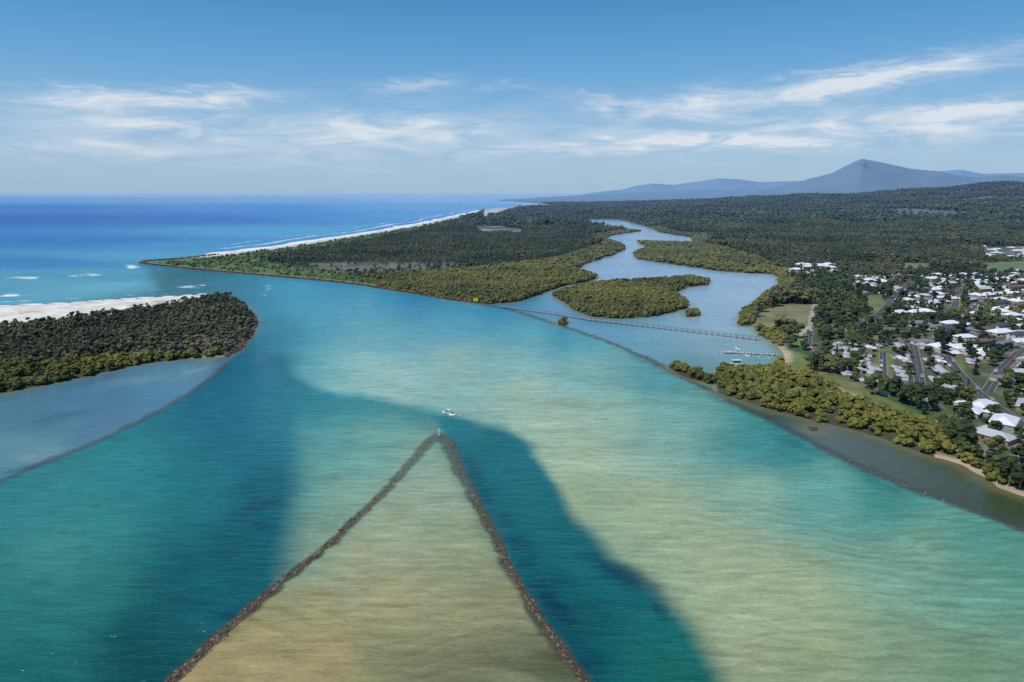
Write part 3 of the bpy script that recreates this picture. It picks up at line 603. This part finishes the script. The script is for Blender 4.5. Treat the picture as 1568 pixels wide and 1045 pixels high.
fill([(1262,528),(1480,534),(1505,585),(1430,622),(1335,600),(1285,578)],10.5,8.6,1.25,CM,'holiday_cabin',2.6,.8,3.9)
fill([(1480,540),(1568,538),(1900,560),(1900,850),(1568,722),(1520,695),(1478,625)],17.5,17.5,0.75,HM,'house',5,.85,7.2)
print('buildings',len(Hc),time.time()-T0)
# ------------------------------------------------------------------ cars
m_tyre=plain('tyre',(.02,.02,.02)); carpaint=[plain('car_paint_'+n,c,.3,.6,.03) for n,c in (('white',(.75,.75,.75)),('silver',(.4,.41,.42)),('red',(.35,.03,.02)),('blue',(.04,.09,.25)),('black',(.03,.03,.035)))]
def car_mesh(pm):
    mb=MB(); prof=[(-2.2,.35),(2.2,.35),(2.25,.75),(2.1,.95),(1.15,1.05),(.55,1.48),(-1.2,1.5),(-1.95,1.05),(-2.25,.95)]
    n=len(prof); v=[(x,-.88,z) for x,z in prof]+[(x,.88,z) for x,z in prof]
    mb.add(v,[tuple(range(n)),tuple(range(2*n-1,n-1,-1))]+[((i+1)%n,i,n+i,n+(i+1)%n) for i in range(n)],0)
    for s_ in (-1,1):
        mb.add([(-1.65,s_*.885,1.07),(.95,s_*.885,1.07),(.5,s_*.885,1.4),(-1.15,s_*.885,1.42)],[(0,1,2,3)],1)
        for x in (-1.4,1.4): mb.tube((x,s_*.7,.33),(x,s_*.92,.33),.33,.33,10,2)
    mb.add([(1.13,-.75,1.075),(1.13,.75,1.075),(.6,.7,1.47),(.6,-.7,1.47)],[(0,1,2,3)],1); mb.add([(-1.93,-.75,1.09),(-1.93,.75,1.09),(-1.25,.7,1.5),(-1.25,-.7,1.5)],[(0,1,2,3)],1)
    return mb.mesh('parked_car',[pm,m_glass,m_tyre])
CAR=[car_mesh(p) for p in carpaint]
for q,w in wROAD:
    for p,d in along(q,1.0):
        if random.random()<0.035 and p[0]<0.95*p[1]:
            s_=random.choice([-1,1]); put('parked_car',random.choice(CAR[:2]+CAR),p[0]-d[1]*s_*(w/2-1.3),p[1]+d[0]*s_*(w/2-1.3),math.atan2(d[1],d[0]),1,2.1)
for u,v in [(385,414),(395,415),(440,419.5),(500,426),(548,431),(560,433),(415,410),(690,454)]:
    x,y=G(u,v,2.1); put('parked_car',random.choice(CAR[:2]),x,y,random.uniform(0,3),1.0,2.1)
# ------------------------------------------------------------------ town trees
X,Y=band(260,1150,8.6,0.35,1.0)
k=inside(X,Y,wTOWN); X,Y=X[k],Y[k]; sd=land_sd(X,Y); dens=fbm(X,Y,45,222,2)
k=(sd>4)&(rng.uniform(size=len(X))<0.74+0.7*dens)&(road_gap(X,Y)>2.5)
for f in wFI: k&=~inside(X,Y,f)
for a,b_,r_ in Hc: k&=((X-a)**2+(Y-b_)**2>(r_*0.72+1.6)**2)
for x,y in zip(X[k],Y[k]):
    if random.random()<.06: put('norfolk_pine',random.choice(pine_mesh),x,y,random.uniform(0,6),random.uniform(.5,.85),1.9)
    else: put('garden_tree',random.choice(town_tree),x,y,random.uniform(0,6),random.uniform(.42,1.1),1.9)
for u,v,s_ in [(1208,515,1.1),(1222,518,1.2),(1215,508,1.0),(1290,575,1.1),(1270,570,1.2),(1250,568,1.2),(1300,572,1.2),(1240,562,1.),(1340,606,1.2),(1350,604,1.),(1395,622,1.4),(1415,628,1.3),(1260,480,1.3),(1275,476,1.4),(1290,472,1.5),(1305,470,1.4),(1265,462,1.4),(1285,458,1.5),(1300,484,1.3),(1312,458,1.3),(1545,740,1.0),(1562,745,1.1),(1530,728,.9),(1480,700,.8),(1450,672,1.0),(1465,680,1.)]:
    x,y=G(u,v,2); put('garden_tree',random.choice(town_tree),x,y,random.uniform(0,6),s_,1.9)
print('trees',int(k.sum()),time.time()-T0)
# ------------------------------------------------------------------ footbridge, jetties
m_wood=plain('weathered_timber',(0.17,0.15,0.13)); m_deck=plain('grey_decking',(0.34,0.33,0.32)); m_white=plain('white_paint',(0.78,0.78,0.76),.5,.4,.05); m_yel=plain('yellow_paint',(0.80,0.62,0.02),.5,.4,.05); m_alu=plain('aluminium',(0.5,0.5,0.52),.4,.5,.05)
mb=MB(); q=GL([(770,469),(850,480),(905,489),(1000,499.5),(1100,511),(1168,519)],2.0)
for p,d in along(q,5.0):
    a=math.atan2(d[1],d[0]); mb.box((p[0],p[1],2.0),(5.1,2.6,.24),1,a)
    nn=np.array([-d[1],d[0]])
    for s_ in (-1,1):
        w=p+nn*s_*1.2; mb.tube((w[0],w[1],-2),(w[0],w[1],3.2),.2,.17,6,0); mb.box((w[0],w[1],3.1),(5.1,.12,.12),0,a); mb.box((w[0],w[1],2.6),(5.1,.08,.1),0,a)
mb.obj('timber_footbridge',[m_wood,m_deck])
mb=MB(); q=GL([(1112,539),(1150,540.5),(1196,543)],1.2)
for p,d in along(q,4.0):
    a=math.atan2(d[1],d[0]); mb.box((p[0],p[1],1.1),(4.1,2.4,.2),0,a); nn=np.array([-d[1],d[0]])
    for s_ in (-1,1):
        w=p+nn*s_*1.25; mb.tube((w[0],w[1],-2),(w[0],w[1],2.2),.15,.13,6,1)
x,y=q[0]; mb.box((x+3,y,1.25),(9,5,.25),0,0)
mb.obj('jetty',[m_alu,m_wood])
x,y=G(1128,556,0.5); mb=MB(); mb.box((0,0,.3),(8,3.2,.6),0); mb.box((-.3,0,1.6),(5.4,2.7,1.9),1); mb.box((-.2,0,2.65),(6.4,3.1,.14),0)
for xx in (-2,-.3,1.4):
    for s_ in(-1,1): mb.box((xx,s_*1.37,1.75),(1.1,.05,.8),2)
mb.box((3.2,0,1.1),(.08,2.8,.06),3); mb.obj('moored_houseboat',[m_white,m_wood,m_glass,m_alu],(x,y,0),.1)
for u,v in [(1180,548),(1145,545),(1130,534),(1164,546)]:
    x,y=G(u,v); mb=MB(); mb.add([(-2.2,-.8,.0),(1.2,-.85,0),(2.4,0,.1),(1.2,.85,0),(-2.2,.8,0),(-2.3,-.95,.65),(1.3,-1.0,.7),(2.8,0,.9),(1.3,1.0,.7),(-2.3,.95,.65)],[(0,1,6,5),(1,2,7,6),(2,3,8,7),(3,4,9,8),(4,0,5,9),(4,3,2,1,0),(5,6,7,8,9)],0); mb.box((-.3,0,1.0),(1.2,1.3,.6),1,0,.75); mb.box((-2.35,0,.7),(.35,.35,.9),2)
    mb.obj('moored_boat',[m_white,m_glass,m_tyre],(x,y,0),random.uniform(0,3))
for u,v in [(958,524),(972,526),(985,529),(990,527),(1000,526),(1007,528),(1100,541),(1060,528)]:
    x,y=G(u,v); mb=MB(); mb.tube((0,0,-2),(0,0,1.6),.2,.17,8,0); mb.tube((0,0,1.6),(0,0,1.75),.24,.1,8,1); mb.obj('mooring_post',[m_wood,m_white],(x,y,0))
x,y=G(672.5,667); mb=MB()
mb.tube((0,0,-1),(0,0,.5),.9,.7,10,0); mb.tube((0,0,.5),(0,0,3.6),.12,.1,8,1); mb.box((0,0,2.6),(.9,.06,.9),1,0.1); mb.tube((0,0,3.6),(0,0,4.0),.2,.14,8,2)
for a in range(3): mb.tube((.6*math.cos(a*2.1),.6*math.sin(a*2.1),.5),(0,0,2.0),.05,.05,5,1)
mb.obj('channel_beacon',[m_kerb,m_white,m_yel],(x,y,0))
x,y=G(728.5,465); mb=MB()
for s_ in(-1,1): mb.tube((s_*1.5,0,-.5),(s_*1.5,0,4.0),.12,.12,6,1)
mb.box((0,-.1,4.0),(5.0,.12,3.2),0); mb.box((0,-.17,4.0),(3.6,.02,.5),1); mb.obj('yellow_navigation_sign',[m_yel,m_wood],(x,y,.3))
# ------------------------------------------------------------------ motorboat with crew
bx,by=G(685,633.5); par=bpy.data.objects.new('motorboat',None); sc.collection.objects.link(par); par.location=(bx,by,0.0); par.rotation_euler[2]=math.radians(168)
mb=MB(); st=[(-2.9,1.0,.05,.85),(-1.5,1.12,.0,.9),(0,1.12,.0,.98),(1.4,.9,.08,1.1),(2.4,.5,.3,1.25),(3.0,.05,.7,1.38)]
v=[]
for x,w,zb,zt in st: v+=[(x,-w,zt),(x,-w*.85,zb+.25),(x,0,zb-.25),(x,w*.85,zb+.25),(x,w,zt)]
f=[]
for i in range(len(st)-1):
    for j in range(4): f.append((i*5+j,i*5+j+1,i*5+j+6,i*5+j+5))
f.append((0,1,2,3,4)[::-1]); mb.add(v,f,0)
dv=[]; 
for x,w,zb,zt in st: dv+=[(x,-w*.9,zt-(.35 if x<1 else .03)),(x,w*.9,zt-(.35 if x<1 else .03))]
mb.add(dv,[(2*i,2*i+2,2*i+3,2*i+1) for i in range(len(st)-1)],0); mb.obj('hull',[m_white],parent=par)
mb=MB(); mb.add([(1.1,-.75,1.05),(1.1,.75,1.05),(.65,.65,1.75),(.65,-.65,1.75)],[(0,1,2,3)],0); mb.add([(1.1,-.75,1.05),(.65,-.65,1.75),(-.1,-.8,1.05)],[(0,1,2)],0); mb.add([(1.1,.75,1.05),(.65,.65,1.75),(-.1,.8,1.05)],[(0,1,2)],0); mb.obj('windscreen',[m_glass],parent=par)
mb=MB(); mb.box((-.6,0,2.35),(2.0,1.7,.06),0)
for a_ in (-1,1):
    for c_ in (-1.5,.3): mb.tube((c_,a_*.8,.8),(c_,a_*.8,2.35),.03,.03,5,1)
mb.obj('canopy',[m_white,m_alu],parent=par)
mb=MB(); mb.box((-3.1,0,1.0),(.5,.45,.7),0,0,.8); mb.box((-3.1,0,.3),(.2,.15,.9),0); mb.obj('outboard_motor',[m_tyre],parent=par)
m_skin=plain('skin',(.45,.28,.2)); m_shirt=plain('shirt',(.12,.2,.4))
def crew(x,y,z,shirt):
    mb=MB()
    def loft(pts,n=8,mi=0):
        vs=[];fs=[]
        for (cx,cy,cz,rx,ry) in pts:
            for i in range(n): t=2*math.pi*i/n; vs.append((cx+rx*math.cos(t),cy+ry*math.sin(t),cz))
        for k in range(len(pts)-1):
            for i in range(n): fs.append((k*n+i,k*n+(i+1)%n,(k+1)*n+(i+1)%n,(k+1)*n+i))
        fs.append(tuple(range(n-1,-1,-1))); fs.append(tuple(range((len(pts)-1)*n,len(pts)*n))); mb.add(vs,fs,mi)
    loft([(0,0,.82,.12,.17),(0,0,1.0,.11,.15),(0,0,1.25,.13,.2),(0,0,1.42,.1,.2),(0,0,1.48,.06,.07)],mi=0)
    loft([(0,0,1.46,.055,.055),(0,0,1.54,.055,.055),(.02,0,1.6,.09,.075),(.02,0,1.68,.1,.08),(.01,0,1.76,.06,.05)],mi=1)
    for s_ in(-1,1):
        loft([(.05,s_*.12,.05,.05,.05),(.02,s_*.1,.45,.065,.06),(0,s_*.08,.85,.09,.09)],mi=2)
        mb.tube((0,s_*.2,1.4),(.08,s_*.25,1.12),.05,.04,6,0); mb.tube((.08,s_*.25,1.12),(.32,s_*.18,1.1),.04,.03,6,1)
        mb.box((.1,s_*.12,.03),(.24,.09,.07),2)
    mb.obj('crew_member',[shirt,m_skin,m_tyre],(x,y,z),0,par)
crew(-.1,.35,.5,m_shirt); crew(-1.2,-.3,.5,m_line)
# ------------------------------------------------------------------ sun + sky
EL=math.radians(54); AZ=math.atan2(-0.75,-0.55)
sd_=Vector((math.sin(AZ)*math.cos(EL),math.cos(AZ)*math.cos(EL),math.sin(EL)))
sun=bpy.data.lights.new('sun','SUN'); sun.energy=3.5; sun.angle=math.radians(.5); sun.color=(1,.96,.9)
so=bpy.data.objects.new('sun',sun); sc.collection.objects.link(so); so.rotation_euler=(-sd_).to_track_quat('-Z','Y').to_euler(); so.location=(0,0,500)
w=bpy.data.worlds.new('World'); sc.world=w; w.use_nodes=True; nt=w.node_tree; bg=nt.nodes['Background']; BS=0.1; bg.inputs['Strength'].default_value=BS
try:
    w.cycles.sampling_method='MANUAL'; w.cycles.sample_map_resolution=256
except Exception as e: print(e)
sky=N(nt,'ShaderNodeTexSky',sky_type='NISHITA',sun_disc=False,sun_elevation=EL,sun_rotation=AZ,air_density=1.0,dust_density=0.6,ozone_density=1.5)
tc=N(nt,'ShaderNodeTexCoord'); sp=N(nt,'ShaderNodeSeparateXYZ'); nt.links.new(tc.outputs['Generated'],sp.inputs[0])
az=mth(nt,'ARCTAN2',sp.outputs[0],sp.outputs[1]); el=mth(nt,'ARCSINE',sp.outputs[2])
el_n=mth(nt,'MULTIPLY',mth(nt,'MAXIMUM',el,0.0),1/1.5708)
d=lambda a:a/90.0
grad=ramp(nt,el_n,[(0,lin(160,190,216)),(d(2.0),lin(156,190,219)),(d(5),lin(134,182,220)),(d(9),lin(102,166,216)),(d(14.5),lin(64,139,197)),(d(35),lin(44,102,170)),(1,lin(30,75,142))])
gs=N(nt,'ShaderNodeVectorMath',operation='SCALE'); gs.inputs[3].default_value=1/BS; nt.links.new(grad,gs.inputs[0])
base=mix(nt,0.88,sky.outputs[0],gs.outputs[0])
cv=N(nt,'ShaderNodeCombineXYZ'); nt.links.new(az,cv.inputs[0]); nt.links.new(el,cv.inputs[1])
mp=N(nt,'ShaderNodeMapping'); mp.inputs['Scale'].default_value=(7,34,1); mp.inputs['Rotation'].default_value=(0,0,-.03); nt.links.new(cv.outputs[0],mp.inputs[0])
ns=N(nt,'ShaderNodeTexNoise',i_Scale=1.2,i_Detail=7.0,i_Roughness=0.60); ns.inputs['Distortion'].default_value=0.9; nt.links.new(mp.outputs[0],ns.inputs['Vector'])
nf=N(nt,'ShaderNodeTexNoise',i_Scale=3.2,i_Detail=4.0,i_Roughness=0.55); nf.inputs['Distortion'].default_value=1.0; nt.links.new(mp.outputs[0],nf.inputs['Vector'])
wv=N(nt,'ShaderNodeVectorMath',operation='MULTIPLY_ADD'); nt.links.new(nf.outputs['Color'],wv.inputs[0]); wv.inputs[1].default_value=(.08,.028,0); nt.links.new(cv.outputs[0],wv.inputs[2])
def dirang(px,py):
    a=(px-CX)/F;b_=(CY-py)/F; x=a;y=CP+b_*SP;z=-SP+b_*CP; return math.atan2(x,y),math.atan2(z,math.hypot(x,y))
tot=None
for (px,py,hw,hh,tl,k_) in [(290,150,105,11,.08,1.25),(120,154,70,15,.05,.85),(220,190,60,10,0,.7),(640,130,60,9,.1,.6),(762,133,36,6,0,.9),(940,162,55,11,-.15,1.1),(1072,165,48,20,.05,1.3),(1285,128,110,15,.12,1.45),(1090,217,150,7,0,1.15),(1400,182,220,15,.02,.85),(430,212,280,28,0,.65),(1300,205,250,18,0,.55),(880,228,110,7,0,.75),(1470,96,150,13,.1,.6),(620,195,150,16,0,.6),(1540,165,90,10,0,.8),(60,225,150,10,0,.6),(900,210,800,50,0,.30)]:
    a0,e0=dirang(px,py); s1=N(nt,'ShaderNodeVectorMath',operation='SUBTRACT'); nt.links.new(wv.outputs[0],s1.inputs[0]); s1.inputs[1].default_value=(a0+.04,e0+.014,0)
    r1=N(nt,'ShaderNodeVectorRotate',rotation_type='Z_AXIS'); nt.links.new(s1.outputs[0],r1.inputs['Vector']); r1.inputs['Angle'].default_value=-tl
    q1=N(nt,'ShaderNodeVectorMath',operation='MULTIPLY'); nt.links.new(r1.outputs[0],q1.inputs[0]); q1.inputs[1].default_value=(F/hw,F/hh,0)
    dt=N(nt,'ShaderNodeVectorMath',operation='DOT_PRODUCT'); nt.links.new(q1.outputs[0],dt.inputs[0]); nt.links.new(q1.outputs[0],dt.inputs[1])
    g=mth(nt,'MULTIPLY',mth(nt,'POWER',2.718,mth(nt,'MULTIPLY',dt.outputs['Value'],-1.0)),k_)
    tot=g if tot is None else mth(nt,'ADD',tot,g)
st=mth(nt,'MULTIPLY',mth(nt,'SUBTRACT',ns.outputs[0],0.36),3.2,True)
cf=mth(nt,'MULTIPLY',tot,mth(nt,'ADD',0.16,mth(nt,'MULTIPLY',st,0.9)),True)
cf=mth(nt,'MULTIPLY',cf,0.88)
cl=tuple(x/BS for x in lin(224,230,238))
fin=mix(nt,cf,base,cl)
nt.links.new(fin,bg.inputs['Color'])
# ------------------------------------------------------------------ camera
cam=bpy.data.cameras.new('camera'); cam.lens=F/1568*36; cam.sensor_width=36; cam.clip_end=300000; cam.clip_start=1
co=bpy.data.objects.new('camera',cam); sc.collection.objects.link(co); co.location=(0,0,H); co.rotation_euler=(math.pi/2-P,0,0); sc.camera=co
sc.view_settings.view_transform='Standard'; sc.view_settings.look='None'; sc.view_settings.exposure=0
